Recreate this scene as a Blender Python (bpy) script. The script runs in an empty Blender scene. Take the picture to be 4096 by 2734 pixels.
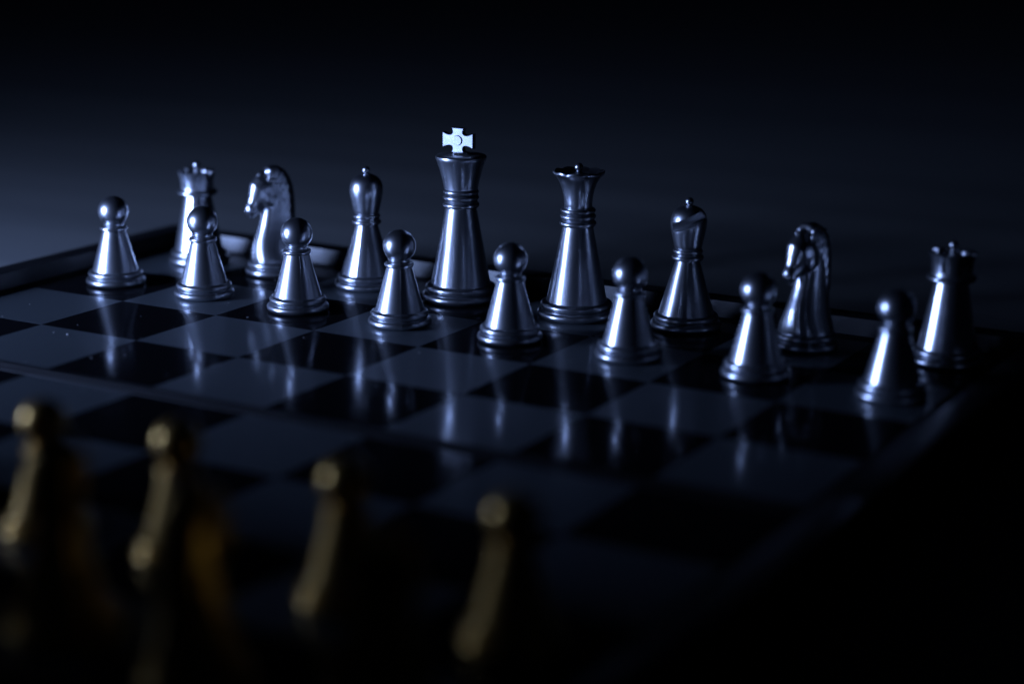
import bpy, bmesh, math, random
from mathutils import Vector, Matrix
R = math.radians
random.seed(7)
S = 0.03                      # one board square is 3 cm
scene = bpy.context.scene
col = scene.collection

# ------------------------------------------------------------------ camera
cam_data = bpy.data.cameras.new("camera")
cam = bpy.data.objects.new("camera", cam_data)
col.objects.link(cam)
yaw, pitch, roll = 2.08722418, -0.248040066, 0.00923797
f = Vector((math.cos(pitch)*math.cos(yaw), math.cos(pitch)*math.sin(yaw), math.sin(pitch)))
r0 = Vector((math.sin(yaw), -math.cos(yaw), 0)); u0 = r0.cross(f)
r1 = r0*math.cos(roll)+u0*math.sin(roll); u1 = -r0*math.sin(roll)+u0*math.cos(roll)
m = Matrix((r1, u1, -f)).transposed().to_4x4()
m.translation = Vector((11.8698671, -14.3735473, 3.75446841))*S
cam.matrix_world = m
cam_data.sensor_width = 36; cam_data.lens = 67.788
cam_data.clip_start = 0.01; cam_data.clip_end = 50
cam_data.dof.use_dof = True
cam_data.dof.focus_distance = 16.1*S
cam_data.dof.aperture_fstop = 6.3
cam_data.dof.aperture_blades = 0
scene.camera = cam

# ------------------------------------------------------------------ world, lamp, exposure
w = bpy.data.worlds.new("World"); scene.world = w; w.use_nodes = True
bg = w.node_tree.nodes["Background"]
bg.inputs[0].default_value = (0.25, 0.4, 1.0, 1); bg.inputs[1].default_value = 0.0012

def area(name, loc, target, sx, sy, power, colour, spread=180):
    L = bpy.data.lights.new(name, 'AREA'); L.shape = 'RECTANGLE'
    L.size = sx*S; L.size_y = sy*S; L.energy = power; L.color = colour; L.spread = R(spread)
    o = bpy.data.objects.new(name, L); col.objects.link(o)
    o.location = Vector(loc)*S
    o.rotation_euler = (Vector(target)-Vector(loc)).to_track_quat('-Z', 'Y').to_euler()
    return o
area("lamp", (-4.1, -8.25, 1.75), (-2.2, 0.0, 0.8), 3.0, 2.9, 1.7, (0.34, 0.49, 1.0), 150)

scene.view_settings.view_transform = 'Standard'
scene.view_settings.look = 'None'
scene.view_settings.exposure = 0
scene.view_settings.gamma = 1
scene.cycles.use_denoising = True
scene.cycles.max_bounces = 10
scene.cycles.sample_clamp_indirect = 8

# ------------------------------------------------------------------ materials
def mat(name, base, metallic=0.0, rough=0.4, coat=0.0, coat_rough=0.05, spec=0.5):
    M = bpy.data.materials.new(name); M.use_nodes = True
    p = M.node_tree.nodes["Principled BSDF"]
    p.inputs["Base Color"].default_value = (*base, 1)
    p.inputs["Metallic"].default_value = metallic
    p.inputs["Roughness"].default_value = rough
    p.inputs["Coat Weight"].default_value = coat
    p.inputs["Coat Roughness"].default_value = coat_rough
    p.inputs["Specular IOR Level"].default_value = spec
    return M, p
def coords(M, scale=(1, 1, 1)):
    N = M.node_tree.nodes
    tc = N.new("ShaderNodeTexCoord"); mp = N.new("ShaderNodeMapping")
    mp.inputs["Scale"].default_value = scale
    M.node_tree.links.new(tc.outputs["Object"], mp.inputs["Vector"])
    return mp.outputs["Vector"]
def noise(M, vec, scale, detail=4, rough=0.6):
    n = M.node_tree.nodes.new("ShaderNodeTexNoise")
    n.inputs["Scale"].default_value = scale; n.inputs["Detail"].default_value = detail
    n.inputs["Roughness"].default_value = rough
    M.node_tree.links.new(vec, n.inputs["Vector"]); return n.outputs["Fac"]
def remap(M, fac, a, b, lo, hi):
    n = M.node_tree.nodes.new("ShaderNodeMapRange")
    n.inputs[1].default_value = a; n.inputs[2].default_value = b
    n.inputs[3].default_value = lo; n.inputs[4].default_value = hi
    M.node_tree.links.new(fac, n.inputs[0]); return n.outputs[0]
def bump(M, p, fac, strength, dist):
    n = M.node_tree.nodes.new("ShaderNodeBump")
    n.inputs["Strength"].default_value = strength; n.inputs["Distance"].default_value = dist
    M.node_tree.links.new(fac, n.inputs["Height"]); M.node_tree.links.new(n.outputs[0], p.inputs["Normal"])
def ramp(M, fac, c0, c1, a=0.3, b=0.7):
    n = M.node_tree.nodes.new("ShaderNodeValToRGB")
    n.color_ramp.elements[0].position = a; n.color_ramp.elements[0].color = (*c0, 1)
    n.color_ramp.elements[1].position = b; n.color_ramp.elements[1].color = (*c1, 1)
    M.node_tree.links.new(fac, n.inputs[0]); return n.outputs[0]

def metal_paint(name, c0, c1, r_lo, r_hi, broad, share):
    M, p = mat(name, c0, 1.0, 0.3)
    v = coords(M)
    M.node_tree.links.new(ramp(M, noise(M, v, 500, 2), c0, c1), p.inputs["Base Color"])
    M.node_tree.links.new(remap(M, noise(M, v, 400, 2), .3, .7, r_lo, r_hi), p.inputs["Roughness"])
    bump(M, p, noise(M, v, 3500, 2, .6), 0.07, 0.00004)
    # metallic paint: a broad lobe from the flakes under a tighter one from the film
    N = M.node_tree.nodes; q = N.new("ShaderNodeBsdfPrincipled"); mx = N.new("ShaderNodeMixShader")
    q.inputs["Metallic"].default_value = 1.0; q.inputs["Roughness"].default_value = broad
    for a in ("Base Color", "Normal"):
        M.node_tree.links.new(p.inputs[a].links[0].from_socket, q.inputs[a])
    mx.inputs[0].default_value = share
    M.node_tree.links.new(p.outputs[0], mx.inputs[1]); M.node_tree.links.new(q.outputs[0], mx.inputs[2])
    M.node_tree.links.new(mx.outputs[0], N["Material Output"].inputs["Surface"])
    return M
SILVER = metal_paint("silver_paint", (.50, .52, .55), (.56, .57, .60), .23, .27, .40, .33)
GOLD = metal_paint("gold_paint", (.70, .43, .11), (.76, .48, .14), .15, .18, .55, .4)

LIGHT_SQ, p = mat("silver_square", (.082, .096, .105), 0.55, 0.5, .48, 0.11)
v = coords(LIGHT_SQ)
LIGHT_SQ.node_tree.links.new(remap(LIGHT_SQ, noise(LIGHT_SQ, v, 90, 5), .3, .7, .09, .14), p.inputs["Coat Roughness"])
DARK_SQ, p = mat("black_square", (.005, .005, .006), 0.0, 0.8, .48, 0.11, 0.0)
v = coords(DARK_SQ)
DARK_SQ.node_tree.links.new(remap(DARK_SQ, noise(DARK_SQ, v, 90, 5), .3, .7, .09, .14), p.inputs["Coat Roughness"])
PLASTIC, p = mat("black_plastic", (.007, .007, .008), 0.0, 0.36, spec=0.45)
v = coords(PLASTIC)
bump(PLASTIC, p, noise(PLASTIC, v, 2500, 2), 0.05, 0.0001)
PLASTIC.node_tree.links.new(remap(PLASTIC, noise(PLASTIC, v, 60, 5), .3, .7, .30, .42), p.inputs["Roughness"])
LIP, p = mat("dull_trim", (.006, .006, .007), 0.0, 0.5, spec=0.12)  # black plastic with specular turned down, for fold lip and tray
DUST, _ = mat("dust", (.28, .28, .28), 0, .8)

TABLE, p = mat("table_top", (.2, .2, .2), 0.0, 0.6)
v = coords(TABLE)
mp = TABLE.node_tree.nodes.new("ShaderNodeMapping")
mp.inputs["Rotation"].default_value = (0, 0, R(-30)); mp.inputs["Scale"].default_value = (0.6, 9.0, 1)
TABLE.node_tree.links.new(v, mp.inputs["Vector"])
TABLE.node_tree.links.new(ramp(TABLE, noise(TABLE, mp.outputs[0], 3.0, 5), (.10, .105, .105), (.165, .17, .165)), p.inputs["Base Color"])

# ------------------------------------------------------------------ helpers
def link(name, me, parent=None, M=None):
    o = bpy.data.objects.new(name, me); col.objects.link(o)
    if parent: o.parent = parent
    if M and not me.materials: me.materials.append(M)
    return o
def empty(name, loc, rz, label, cat, group=None):
    o = bpy.data.objects.new(name, None); col.objects.link(o)
    o.empty_display_size = 0.005
    o.location = Vector(loc)*S; o.rotation_euler = (0, 0, rz)
    o["label"] = label; o["category"] = cat
    if group: o["group"] = group
    return o
def finish(bm, name, sharp=38):
    bmesh.ops.remove_doubles(bm, verts=bm.verts, dist=1e-5)
    bmesh.ops.recalc_face_normals(bm, faces=bm.faces)
    for fc in bm.faces: fc.smooth = True
    me = bpy.data.meshes.new(name); bm.to_mesh(me); bm.free()
    me.transform(Matrix.Scale(S, 4))
    me.set_sharp_from_angle(angle=R(sharp))
    return me
def ring(rout, zc, rr, n=9):
    c = rout-rr
    return [(c+rr*math.cos(R(-90+180*k/n)), zc+rr*math.sin(R(-90+180*k/n))) for k in range(n+1)]
def arc(r_, zc, a0, a1, n):
    return [(r_*math.cos(R(a0+(a1-a0)*k/n)), zc+r_*math.sin(R(a0+(a1-a0)*k/n))) for k in range(n+1)]
def lathe_bm(prof, seg=72, seam=0.0, fn=None):
    """prof: (r, z) from bottom to top; open ends are closed on the axis; seam: height of the mould line"""
    bm = bmesh.new()
    prof = list(prof)
    if prof[0][0] > 1e-6: prof.insert(0, (0, prof[0][1]))
    if prof[-1][0] > 1e-6: prof.append((0, prof[-1][1]))
    angs = [2*math.pi*k/seg for k in range(seg)]
    if seam:
        for a in (0.0, math.pi):
            angs += [a+R(1.3), a-R(1.3)+(2*math.pi if a == 0 else 0), ]
        angs = sorted(angs)
    rows = []
    for r_, z in prof:
        if r_ < 1e-6:
            rows.append([bm.verts.new((0, 0, z))]); continue
        row = []
        for a in angs:
            rr = r_
            if seam and r_ > .05 and abs(math.sin(a)) < 0.012: rr += seam
            zz = z
            if fn: rr, zz = fn(rr, z, a)
            row.append(bm.verts.new((rr*math.cos(a), rr*math.sin(a), zz)))
        rows.append(row)
    n = len(angs)
    for A, B in zip(rows[:-1], rows[1:]):
        for k in range(n):
            k2 = (k+1) % n
            a = [A[0]] if len(A) == 1 else [A[k], A[k2]]
            b = [B[0]] if len(B) == 1 else [B[k2], B[k]]
            if len(a)+len(b) >= 3: bm.faces.new(a+b)
    return bm
def lathe(name, prof, **kw): return finish(lathe_bm(prof, **kw), name)
def box(bm, x0, x1, y0, y1, z0, z1):
    v = [bm.verts.new(p) for p in ((x0,y0,z0),(x1,y0,z0),(x1,y1,z0),(x0,y1,z0),(x0,y0,z1),(x1,y0,z1),(x1,y1,z1),(x0,y1,z1))]
    for q in ((0,3,2,1),(4,5,6,7),(0,1,5,4),(1,2,6,5),(2,3,7,6),(3,0,4,7)): bm.faces.new([v[k] for k in q])
def evaluated(bm, mods, name):
    """run modifiers on a scratch object (square units) and hand back a finished bmesh"""
    me = bpy.data.meshes.new("scratch"); bm.to_mesh(me); bm.free()
    o = bpy.data.objects.new("scratch", me); col.objects.link(o)
    for kind, kw in mods:
        md = o.modifiers.new(kind, kind)
        for k, val in kw.items(): setattr(md, k, val)
    dg = bpy.context.evaluated_depsgraph_get(); dg.update()
    out = bpy.data.meshes.new_from_object(o.evaluated_get(dg))
    b2 = bmesh.new(); b2.from_mesh(out)
    bpy.data.objects.remove(o); bpy.data.meshes.remove(me); bpy.data.meshes.remove(out)
    return b2

# ------------------------------------------------------------------ table
bm = bmesh.new()
box(bm, -75, 75, -60, 100, -2.0, -0.4)
table = link("table", finish(bm, "table"), None, TABLE)
table["kind"] = "structure"; table["label"] = "dark table top under the chess board"

# ------------------------------------------------------------------ chess board
G = 0.208                     # width of the fold strip
board = empty("chessboard", (4, -4.1, -0.4), 0, "black folding chess board with raised rim and silver grey squares", "chess board")
def sq_mesh(name, M):
    bm = bmesh.new(); box(bm, -.4993, .4993, -.4993, .4993, -.012, 0)
    me = finish(bm, name); me.materials.append(M); return me
light_me, dark_me = sq_mesh("square_light", LIGHT_SQ), sq_mesh("square_dark", DARK_SQ)
H, IN, OUT, LOW = 0.14, 0.2, 0.42, -0.398
def local(o, parent, loc):
    o.parent = parent; o.location = loc
for half in (0, 1):
    y_back = 0.0 if half == 0 else -4-G            # far edge of this half's squares
    y_front = y_back-4
    bm = bmesh.new()
    ya, yb = (y_front-G/2+.006, y_back+IN-.002) if half == 0 else (y_front-IN+.002, y_back+G/2-.006)
    box(bm, -IN+.002, 8+IN-.002, ya, yb, LOW, -.006)
    tray = link("board_half", finish(bm, "board_half"), board, LIP)
    tray.location = -board.location
    # U-shaped raised rim, one piece per half
    bm = bmesh.new()
    if half == 0:
        pts = [(-OUT, ya), (-OUT, yb-IN+OUT), (8+OUT, yb-IN+OUT), (8+OUT, ya), (8+IN, ya), (8+IN, yb+.002), (-IN, yb+.002), (-IN, ya)]
    else:
        pts = [(-OUT, yb), (-IN, yb), (-IN, ya-.002), (8+IN, ya-.002), (8+IN, yb), (8+OUT, yb), (8+OUT, ya+IN-OUT), (-OUT, ya+IN-OUT)]
    n = len(pts)
    lo = [bm.verts.new((x, y, LOW)) for x, y in pts]; hi = [bm.verts.new((x, y, H)) for x, y in pts]
    bm.faces.new(hi); bm.faces.new(lo[::-1])
    for k in range(n): bm.faces.new((lo[k], lo[(k+1) % n], hi[(k+1) % n], hi[k]))
    bmesh.ops.recalc_face_normals(bm, faces=bm.faces)
    top = [e for e in bm.edges if e.verts[0].co.z > 0 and e.verts[1].co.z > 0]
    bmesh.ops.bevel(bm, geom=top, offset=.012, segments=3, profile=.5, affect='EDGES')
    rim = link("rim", finish(bm, "rim", 30), tray, PLASTIC)
    # lip along the fold
    bm = bmesh.new()
    y0, y1 = (y_front-G/2+.008, y_front-.012) if half == 0 else (y_back+.012, y_back+G/2-.008)
    box(bm, -IN+.004, 8+IN-.004, y0, y1, -.0055, .006)
    bmesh.ops.recalc_face_normals(bm, faces=bm.faces)
    bmesh.ops.bevel(bm, geom=[e for e in bm.edges if min(v.co.z for v in e.verts) > 0], offset=.008, segments=3, profile=.5, affect='EDGES')
    link("fold_lip", finish(bm, "fold_lip", 30), tray, LIP)
    for j in range(4):
        for i in range(8):
            jj = j+4*half
            o = link("square", dark_me if (i+jj) % 2 else light_me, tray)
            o.location = Vector((i+.5, y_back-j-.5, 0))*S
# ------------------------------------------------------------------ piece meshes
def base_prof(r, h=.13):
    a = h*.255; b = h*.225
    return [(r-a-.02, 0)] + ring(r, a, a)[0:] + [(r-.036, a*2+.002)] + ring(r*.915, h-b-.004, b) + [(r*.915-b-.012, h-.002)]
def stem_prof(r0, z0, r1, z1):
    n = 10
    return [(r0+(r1-r0)*k/n, z0+(z1-z0)*k/n) for k in range(n+1)]
MESH = {}
def get(name, maker):
    if name not in MESH: MESH[name] = maker()
    return MESH[name]
def ball_finial(z, r, foot=.03):
    return [(r*.95, z-r-foot), (r*.75, z-r-foot*.6), (r*.55, z-r*.85)] + arc(r, z, -52, 90, 14)

# pawn
PAWN = [("base", lathe("pawn_base", base_prof(.262), seam=.0009)),
        ("stem", lathe("pawn_stem", stem_prof(.203, .12, .101, .49), seam=.0012)),
        ("collar", lathe("pawn_collar", [(.08, .478)]+ring(.121, .502, .021)+[(.09, .524), (.082, .535)], seam=.0009)),
        ("head", lathe("pawn_head", [(.086, .515), (.083, .53), (.088, .548)]+arc(.133, .655, -51, 90, 26), seg=80, seam=.0006))]
# rook
def tower():
    out = [(.1, .685), (.156, .69), (.154, .705), (.154, .722), (.132, .722), (.130, .832), (.124, .838), (.05, .842)]
    return finish(lathe_bm(out, seg=72), "tower", 30)
def merlon():
    bm = bmesh.new(); half = R(15.7); n = 8
    prof = [(.124, .715), (.1543, .715), (.157, .76), (.164, .81), (.178, .848), (.181, .857), (.175, .864), (.140, .864), (.126, .850)]
    rows = []
    for k in range(n+1):
        a = -half+2*half*k/n
        rows.append([bm.verts.new((r_*math.cos(a), r_*math.sin(a), z)) for r_, z in prof])
    for A, B in zip(rows[:-1], rows[1:]):
        for k in range(len(prof)):
            k2 = (k+1) % len(prof); bm.faces.new((A[k], B[k], B[k2], A[k2]))
    bm.faces.new(rows[0]); bm.faces.new(rows[-1][::-1])
    return finish(bm, "merlon", 30)
MERLON = merlon()
ROOK = [("base", lathe("rook_base", base_prof(.285), seam=.0009)),
        ("stem", lathe("rook_stem", stem_prof(.226, .12, .128, .64), seam=.0012)),
        ("collar", lathe("rook_collar", [(.1, .635)]+ring(.186, .665, .024)+[(.12, .692)])),
        ("tower", tower()),
        ("finial", lathe("rook_finial", [(.06, .705), (.035, .74), (.024, .88)]+arc(.034, .918, -60, 90, 12), seg=32))]
# bishop
def mitre():
    prof = [(.100, .66), (.113, .675), (.122, .72), (.135, .78), (.145, .83), (.149, .872), (.145, .91), (.132, .95), (.108, .98), (.075, 1.0), (.04, 1.012), (.0, 1.016)]
    # smooth the profile
    pts = prof[:-1]
    for _ in range(2):
        q = [pts[0]]
        for a, b in zip(pts[:-1], pts[1:]):
            q += [(a[0]*.75+b[0]*.25, a[1]*.75+b[1]*.25), (a[0]*.25+b[0]*.75, a[1]*.25+b[1]*.75)]
        pts = q+[pts[-1]]
    bm = lathe_bm(pts+[(0, 1.016)], seg=88)
    bmesh.ops.recalc_face_normals(bm, faces=bm.faces)
    cut = bmesh.new()
    # slot: local +X is the mouth's side, plane tilted so that it climbs towards +Y
    v = [(.0, -.3, -.036), (.3, -.3, -.060), (.3, .3, -.060), (.0, .3, -.036), (.0, -.3, .036), (.3, -.3, .060), (.3, .3, .060), (.0, .3, .036)]
    vs = [cut.verts.new(p) for p in v]
    for q in ((0,3,2,1),(4,5,6,7),(0,1,5,4),(1,2,6,5),(2,3,7,6),(3,0,4,7)): cut.faces.new([vs[k] for k in q])
    bmesh.ops.recalc_face_normals(cut, faces=cut.faces)
    cut.transform(Matrix.Translation((.058, 0, .902)) @ Matrix.Rotation(R(24), 4, 'X') @ Matrix.Rotation(R(6), 4, 'Y'))
    cme = bpy.data.meshes.new("cut"); cut.to_mesh(cme); cut.free()
    co = bpy.data.objects.new("cut", cme); col.objects.link(co)
    b2 = evaluated(bm, [("BOOLEAN", dict(operation='DIFFERENCE', solver='EXACT', object=co)), ("BEVEL", dict(width=.011, segments=2, limit_method='ANGLE', angle_limit=R(48)))], "mitre")
    bpy.data.objects.remove(co); bpy.data.meshes.remove(cme)
    return finish(b2, "mitre", 35)
BISHOP = [("base", lathe("bishop_base", base_prof(.29), seam=.0009)),
          ("stem", lathe("bishop_stem", stem_prof(.230, .12, .098, .565), seam=.0012)),
          ("collar", lathe("bishop_collar", [(.08, .555)]+ring(.130, .588, .021)+[(.108, .614)]+ring(.122, .640, .020)+[(.09, .664)])),
          ("mitre", mitre()),
          ("finial", lathe("bishop_finial", [(.035, 1.0), (.022, 1.012)]+arc(.034, 1.045, -58, 90, 12), seg=32))]
# queen
def queen_fn(r_, z, a):
    k = max(0.0, (z-1.12)/.10)
    if r_ > .12 and z > 1.12:
        wv = abs(math.cos(a*5.0))
        return r_*(1+.03*k*(wv-.6)), z-.010*k*(1-wv)
    return r_, z
QCROWN = [(.10, .905), (.116, .925), (.117, .97), (.122, 1.02), (.133, 1.07), (.150, 1.12), (.172, 1.165), (.196, 1.196), (.207, 1.203), (.2135, 1.212), (.215, 1.221), (.211, 1.230), (.204, 1.233), (.196, 1.228), (.17, 1.208), (.12, 1.195), (.06, 1.205), (.04, 1.21)]
QUEEN = [("base", lathe("queen_base", base_prof(.33, .142), seam=.0009)),
         ("stem", lathe("queen_stem", stem_prof(.256, .13, .126, .77), seam=.0012)),
         ("collar", lathe("queen_collar", [(.1, .76)]+ring(.153, .792, .025)+[(.136, .822)]+ring(.149, .851, .023)+[(.135, .877)]+ring(.146, .9, .021)+[(.1, .924)])),
         ("crown", lathe("queen_crown", QCROWN, seg=128, fn=queen_fn)),
         ("finial", lathe("queen_finial", [(.045, 1.2), (.025, 1.222)]+arc(.036, 1.258, -58, 90, 12), seg=32))]
# king
def cross_mesh():
    bm = bmesh.new(); t = .028
    # one quadrant of the flared outline: tip of the upper arm, round notch, tip of the side arm
    q = [(.060, .104), (.051, .090), (.046, .073), (.049, .057), (.060, .047), (.082, .043), (.108, .047), (.129, .055), (.146, .064)]
    pts = q + [(x, -y) for x, y in q[::-1]] + [(-x, -y) for x, y in q] + [(-x, y) for x, y in q[::-1]]
    zc = 1.385
    fr = [bm.verts.new((x-.02, -t, zc+y)) for x, y in pts]; bk = [bm.verts.new((x-.02, t, zc+y)) for x, y in pts]
    n = len(pts)
    bm.faces.new(fr); bm.faces.new(bk[::-1])
    for k in range(n): bm.faces.new((fr[k], bk[k], bk[(k+1) % n], fr[(k+1) % n]))
    bmesh.ops.recalc_face_normals(bm, faces=bm.faces)
    es = [e for e in bm.edges if abs(e.verts[0].co.y-e.verts[1].co.y) < 1e-6]
    bmesh.ops.bevel(bm, geom=es, offset=.004, segments=2, profile=.5, affect='EDGES')
    return finish(bm, "cross", 12)
def boss_mesh():
    bm = lathe_bm([(.043, -.012), (.043, .006), (.039, .011)], seg=40)
    bm.transform(Matrix.Translation((-.02, -.028, 1.385)) @ Matrix.Rotation(R(90), 4, 'X'))
    return finish(bm, "boss", 30)
KING = [("base", lathe("king_base", base_prof(.333, .148), seam=.0009)),
        ("stem", lathe("king_stem", stem_prof(.260, .135, .133, .81), seam=.0012)),
        ("collar", lathe("king_collar", [(.1, .80)]+ring(.158, .832, .025)+[(.142, .862)]+ring(.155, .896, .024)+[(.148, .922)]+ring(.153, .945, .022)+[(.12, .968)])),
        ("crown", lathe("king_crown", [(.11, .955), (.146, .972), (.148, .99), (.163, 1.06), (.184, 1.14), (.205, 1.20), (.215, 1.222), (.219, 1.236), (.217, 1.250), (.205, 1.259), (.16, 1.264), (.08, 1.268), (.065, 1.285), (.03, 1.288)], seg=88)),
        ("cross", cross_mesh())]
BOSS = boss_mesh()
# knight
def loft(bm, secs, n=24, power=2.4):
    rows = []
    for c, ax, ay in secs:               # centre, two half-axis vectors
        row = []
        for k in range(n):
            a = 2*math.pi*k/n; ca, sa = math.cos(a), math.sin(a)
            ca = math.copysign(abs(ca)**(2/power), ca); sa = math.copysign(abs(sa)**(2/power), sa)
            row.append(bm.verts.new(Vector(c)+Vector(ax)*ca+Vector(ay)*sa))
        rows.append(row)
    for A, B in zip(rows[:-1], rows[1:]):
        for k in range(n): bm.faces.new((A[k], A[(k+1) % n], B[(k+1) % n], B[k]))
    bm.faces.new(rows[0][::-1]); bm.faces.new(rows[-1])
def blob(bm, c, rx, ry, rz, rot=None):
    b = bmesh.ops.create_icosphere(bm, subdivisions=3, radius=1)
    M_ = Matrix.Translation(c) @ (rot or Matrix.Identity(4)) @ Matrix.Diagonal((rx, ry, rz, 1))
    bmesh.ops.transform(bm, matrix=M_, verts=b["verts"])
def knight_mesh():
    bm = bmesh.new()
    neck = [(.12, .208, -.208, .208), (.16, .212, -.21, .20), (.20, .210, -.21, .184), (.26, .200, -.205, .158), (.33, .182, -.202, .136), (.42, .150, -.195, .118), (.50, .126, -.190, .108), (.60, .108, -.185, .104), (.70, .10, -.178, .10), (.80, .10, -.160, .094), (.88, .085, -.132, .084), (.935, .055, -.095, .066), (.962, .02, -.05, .045)]
    loft(bm, [(((a+b)/2, 0, z), ((a-b)/2, 0, 0), (0, hw, 0)) for z, a, b, hw in neck])
    q = Vector((.69, 0, .72))
    head = [((-.01, 0, .825), .135, .085), ((.05, 0, .790), .160, .102), ((.11, 0, .745), .148, .098), ((.142, 0, .704), .118, .080), ((.167, 0, .665), .090, .064), ((.191, 0, .630), .071, .056), ((.213, 0, .602), .068, .058), ((.232, 0, .578), .054, .052), ((.243, 0, .564), .032, .036)]
    loft(bm, [(c, q*hh, (0, hw, 0)) for c, hh, hw in head], power=2.2)
    for s in (-1, 1):
        blob(bm, (.055, s*.066, .715), .084, .042, .086)                     # cheek
        blob(bm, (.128, s*.082, .798), .024, .015, .017)                      # eye
        blob(bm, (.130, s*.074, .826), .050, .020, .016, Matrix.Rotation(R(40), 4, 'Y'))   # brow
        blob(bm, (.236, s*.044, .620), .018, .014, .013)                      # nostril
        blob(bm, (-.005, s*.066, .925), .045, .020, .026, Matrix.Rotation(R(35), 4, 'Y'))   # ear laid back
    blob(bm, (.200, 0, .554), .036, .042, .022, Matrix.Rotation(R(40), 4, 'Y'))   # lower lip
    blob(bm, (.105, 0, .905), .055, .042, .050, Matrix.Rotation(R(40), 4, 'Y'))  # forelock
    path = [(.03, .950), (-.03, .948), (-.085, .915), (-.122, .86), (-.145, .79), (-.158, .71), (-.163, .62), (-.163, .53), (-.160, .44)]
    for (x0, z0), (x1, z1) in zip(path[:-1], path[1:]):
        for t in (0, .33, .67):
            blob(bm, (x0+(x1-x0)*t, 0, z0+(z1-z0)*t), .044, .084, .052)
    for k, (x, z) in enumerate(path[1:]):
        for s in (-1, 1):
            blob(bm, (x+.050, s*.088, z-.015), .078, .020, .034, Matrix.Rotation(R(42+min(k, 3)*10), 4, 'Y'))
    b2 = evaluated(bm, [("REMESH", dict(mode='VOXEL', voxel_size=.0085, use_smooth_shade=True)), ("SMOOTH", dict(factor=.5, iterations=9))], "horse")
    return finish(b2, "horse_head", 80)
KNIGHT = [("base", lathe("knight_base", base_prof(.265, .135), seam=.0009)),
          ("horse_head", knight_mesh())]
KINDS = dict(pawn=PAWN, rook=ROOK, knight=KNIGHT, bishop=BISHOP, queen=QUEEN, king=KING)
COLOURED = {}
def coloured(me, M):
    key = (me.name, M.name)
    if key not in COLOURED:
        c = me.copy(); c.materials.clear(); c.materials.append(M); COLOURED[key] = c
    return COLOURED[key]

def build(kind, M, loc, rz, label, group):
    root = empty(kind, loc, rz, label, "chess "+kind if kind != "pawn" else "pawn", group)
    for part, me in KINDS[kind]:
        o = link(part, coloured(me, M), root)
        if part == "tower":
            for k in range(8):
                q = link("merlon", coloured(MERLON, M), o); q.rotation_euler = (0, 0, R(45*k))
        if part == "cross": link("boss", coloured(BOSS, M), o)
    return root
def copy_tree(o, parent=None):
    c = o.copy(); col.objects.link(c)
    if parent: c.parent = parent
    for ch in list(o.children): copy_tree(ch, c)
    return c
PROTO = {}
def place(kind, M, x, y, rz, label, group):
    key = (kind, M.name)
    if key not in PROTO:
        PROTO[key] = build(kind, M, (x, y, .0005), rz, label, group); return PROTO[key]
    c = copy_tree(PROTO[key]); c.location = Vector((x, y, .0005))*S; c.rotation_euler = (0, 0, rz); c["label"] = label
    return c

sg = "silver pawns lined up on the second rank"
cam_az = lambda x, y: math.atan2(-14.37-y, 11.87-x)
pawns = [(.48, -1.49, "silver pawn at the far left end of its row beside the board rim"),
         (1.46, -1.47, "silver pawn second from left, standing across the left rook"),
         (2.46, -1.47, "silver pawn just right of the left knight"),
         (3.47, -1.45, "silver pawn between the left bishop and the king"),
         (4.50, -1.43, "silver pawn standing in the gap between king and queen"),
         (5.55, -1.43, "silver pawn between the queen and the slotted bishop"),
         (6.60, -1.42, "silver pawn in front of the shadowed right knight"),
         (7.66, -1.44, "silver pawn at the right end of its row, beside the right rook")]
for k, (x, y, lab) in enumerate(pawns):
    place("pawn", SILVER, x, y, cam_az(x, y)+R((38, 30, 11, 4, 55, 35, 62, 80)[k]), lab, sg)
place("rook", SILVER, .52, -.36, R(-73.5), "bright silver rook at the left corner of the board, behind a pawn", "silver rooks")
place("knight", SILVER, 1.42, -.40, R(-122), "silver knight facing left between the left rook and a bishop", "silver knights")
place("bishop", SILVER, 2.45, -.41, R(100), "silver bishop with plain smooth head left of the king", "silver bishops")
place("king", SILVER, 3.42, -.40, R(2), "tall silver king topped with a bright flared cross", None)
place("queen", SILVER, 4.57, -.43, 0, "silver queen with scalloped crown standing right of the king", None)
place("bishop", SILVER, 5.52, -.31, R(-64), "silver bishop whose head shows an open slot", "silver bishops")
place("knight", SILVER, 6.60, -.41, R(-112), "dark shadowed silver knight between slotted bishop and right rook", "silver knights")
place("rook", SILVER, 7.70, -.28, R(-121), "silver rook at the right end of the back rank", "silver rooks")

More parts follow.
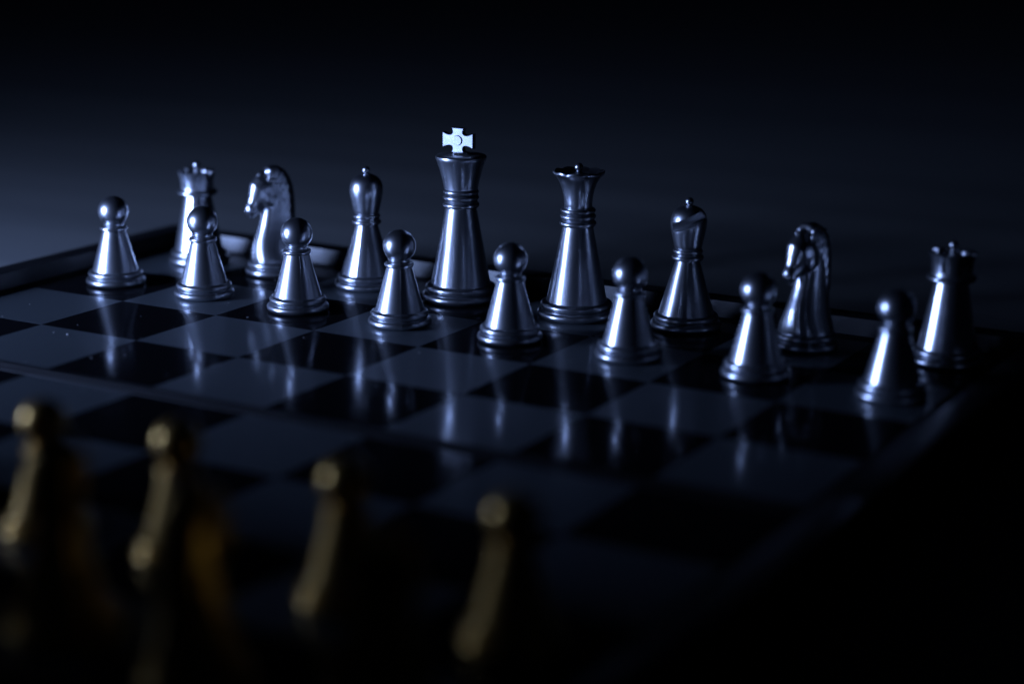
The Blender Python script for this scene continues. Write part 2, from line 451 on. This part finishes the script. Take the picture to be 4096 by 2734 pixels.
gg = "gold pawns out of focus in the foreground"
gp = [(4.5, -6.68, "blurred gold pawn nearest the left edge of the picture"),
      (5.39, -6.60, "blurred gold pawn left of the gold knight"),
      (6.54, -6.68, "blurred gold pawn right of the gold knight"),
      (7.54, -6.71, "blurred gold pawn standing farthest right")]
gp += [(3.5, -6.7, "gold pawn next beyond the left edge of the picture"),
       (2.5, -6.7, "gold pawn two places beyond the left edge of the picture"),
       (1.5, -6.7, "gold pawn three places beyond the left edge of the picture"),
       (.5, -6.7, "gold pawn at the far end of its row, out of the picture")]
for x, y, lab in gp: place("pawn", GOLD, x, y, R(20), lab, gg)
place("bishop", GOLD, 5.57, -7.72, R(120), "dim blurred gold bishop at lower left, in front of the leftmost gold pawns", None)
place("knight", GOLD, 6.5, -7.86, R(90), "large dark blurred gold knight between the second and third gold pawns", None)
place("rook", GOLD, 7.5, -7.8, R(30), "very dim blurred gold rook at the bottom, between the two right gold pawns", None)

# the rest of the gold back rank, just outside the frame to the left
place("queen", GOLD, 4.5, -7.8, 0, "gold queen beside the blurred gold bishop, outside the left edge", None)
place("king", GOLD, 3.5, -7.8, 0, "gold king standing outside the left edge of the picture", None)
place("bishop", GOLD, 2.5, -7.7, R(60), "gold bishop beside the gold king, out of the picture", None)
place("knight", GOLD, 1.5, -7.7, R(80), "gold knight beside the corner gold rook, out of the picture", None)
place("rook", GOLD, .5, -7.7, R(10), "gold rook at the near left corner, out of the picture", None)

# ------------------------------------------------------------------ dust on the board
bm = bmesh.new()
for k in range(120):
    x = random.uniform(-.1, 8.1); y = random.uniform(-4.0, .1) if random.random() < .8 else random.uniform(-8.2, -4.2)
    s = random.choice((.003, .0035, .0045, .006)) * random.uniform(.7, 1.2)
    if k == 0: x, y, s = 1.42, -3.15, .010
    b = bmesh.ops.create_icosphere(bm, subdivisions=1, radius=1)
    M_ = Matrix.Translation((x, y, s*.5)) @ Matrix.Rotation(random.uniform(0, 3), 4, 'Z') @ Matrix.Diagonal((s*random.uniform(.7, 1.8), s, s*.7, 1))
    bmesh.ops.transform(bm, matrix=M_, verts=b["verts"])
dust = link("dust", finish(bm, "dust"), None, DUST)
dust["kind"] = "stuff"; dust["label"] = "tiny pale dust specks scattered over the board"; dust["category"] = "dust"
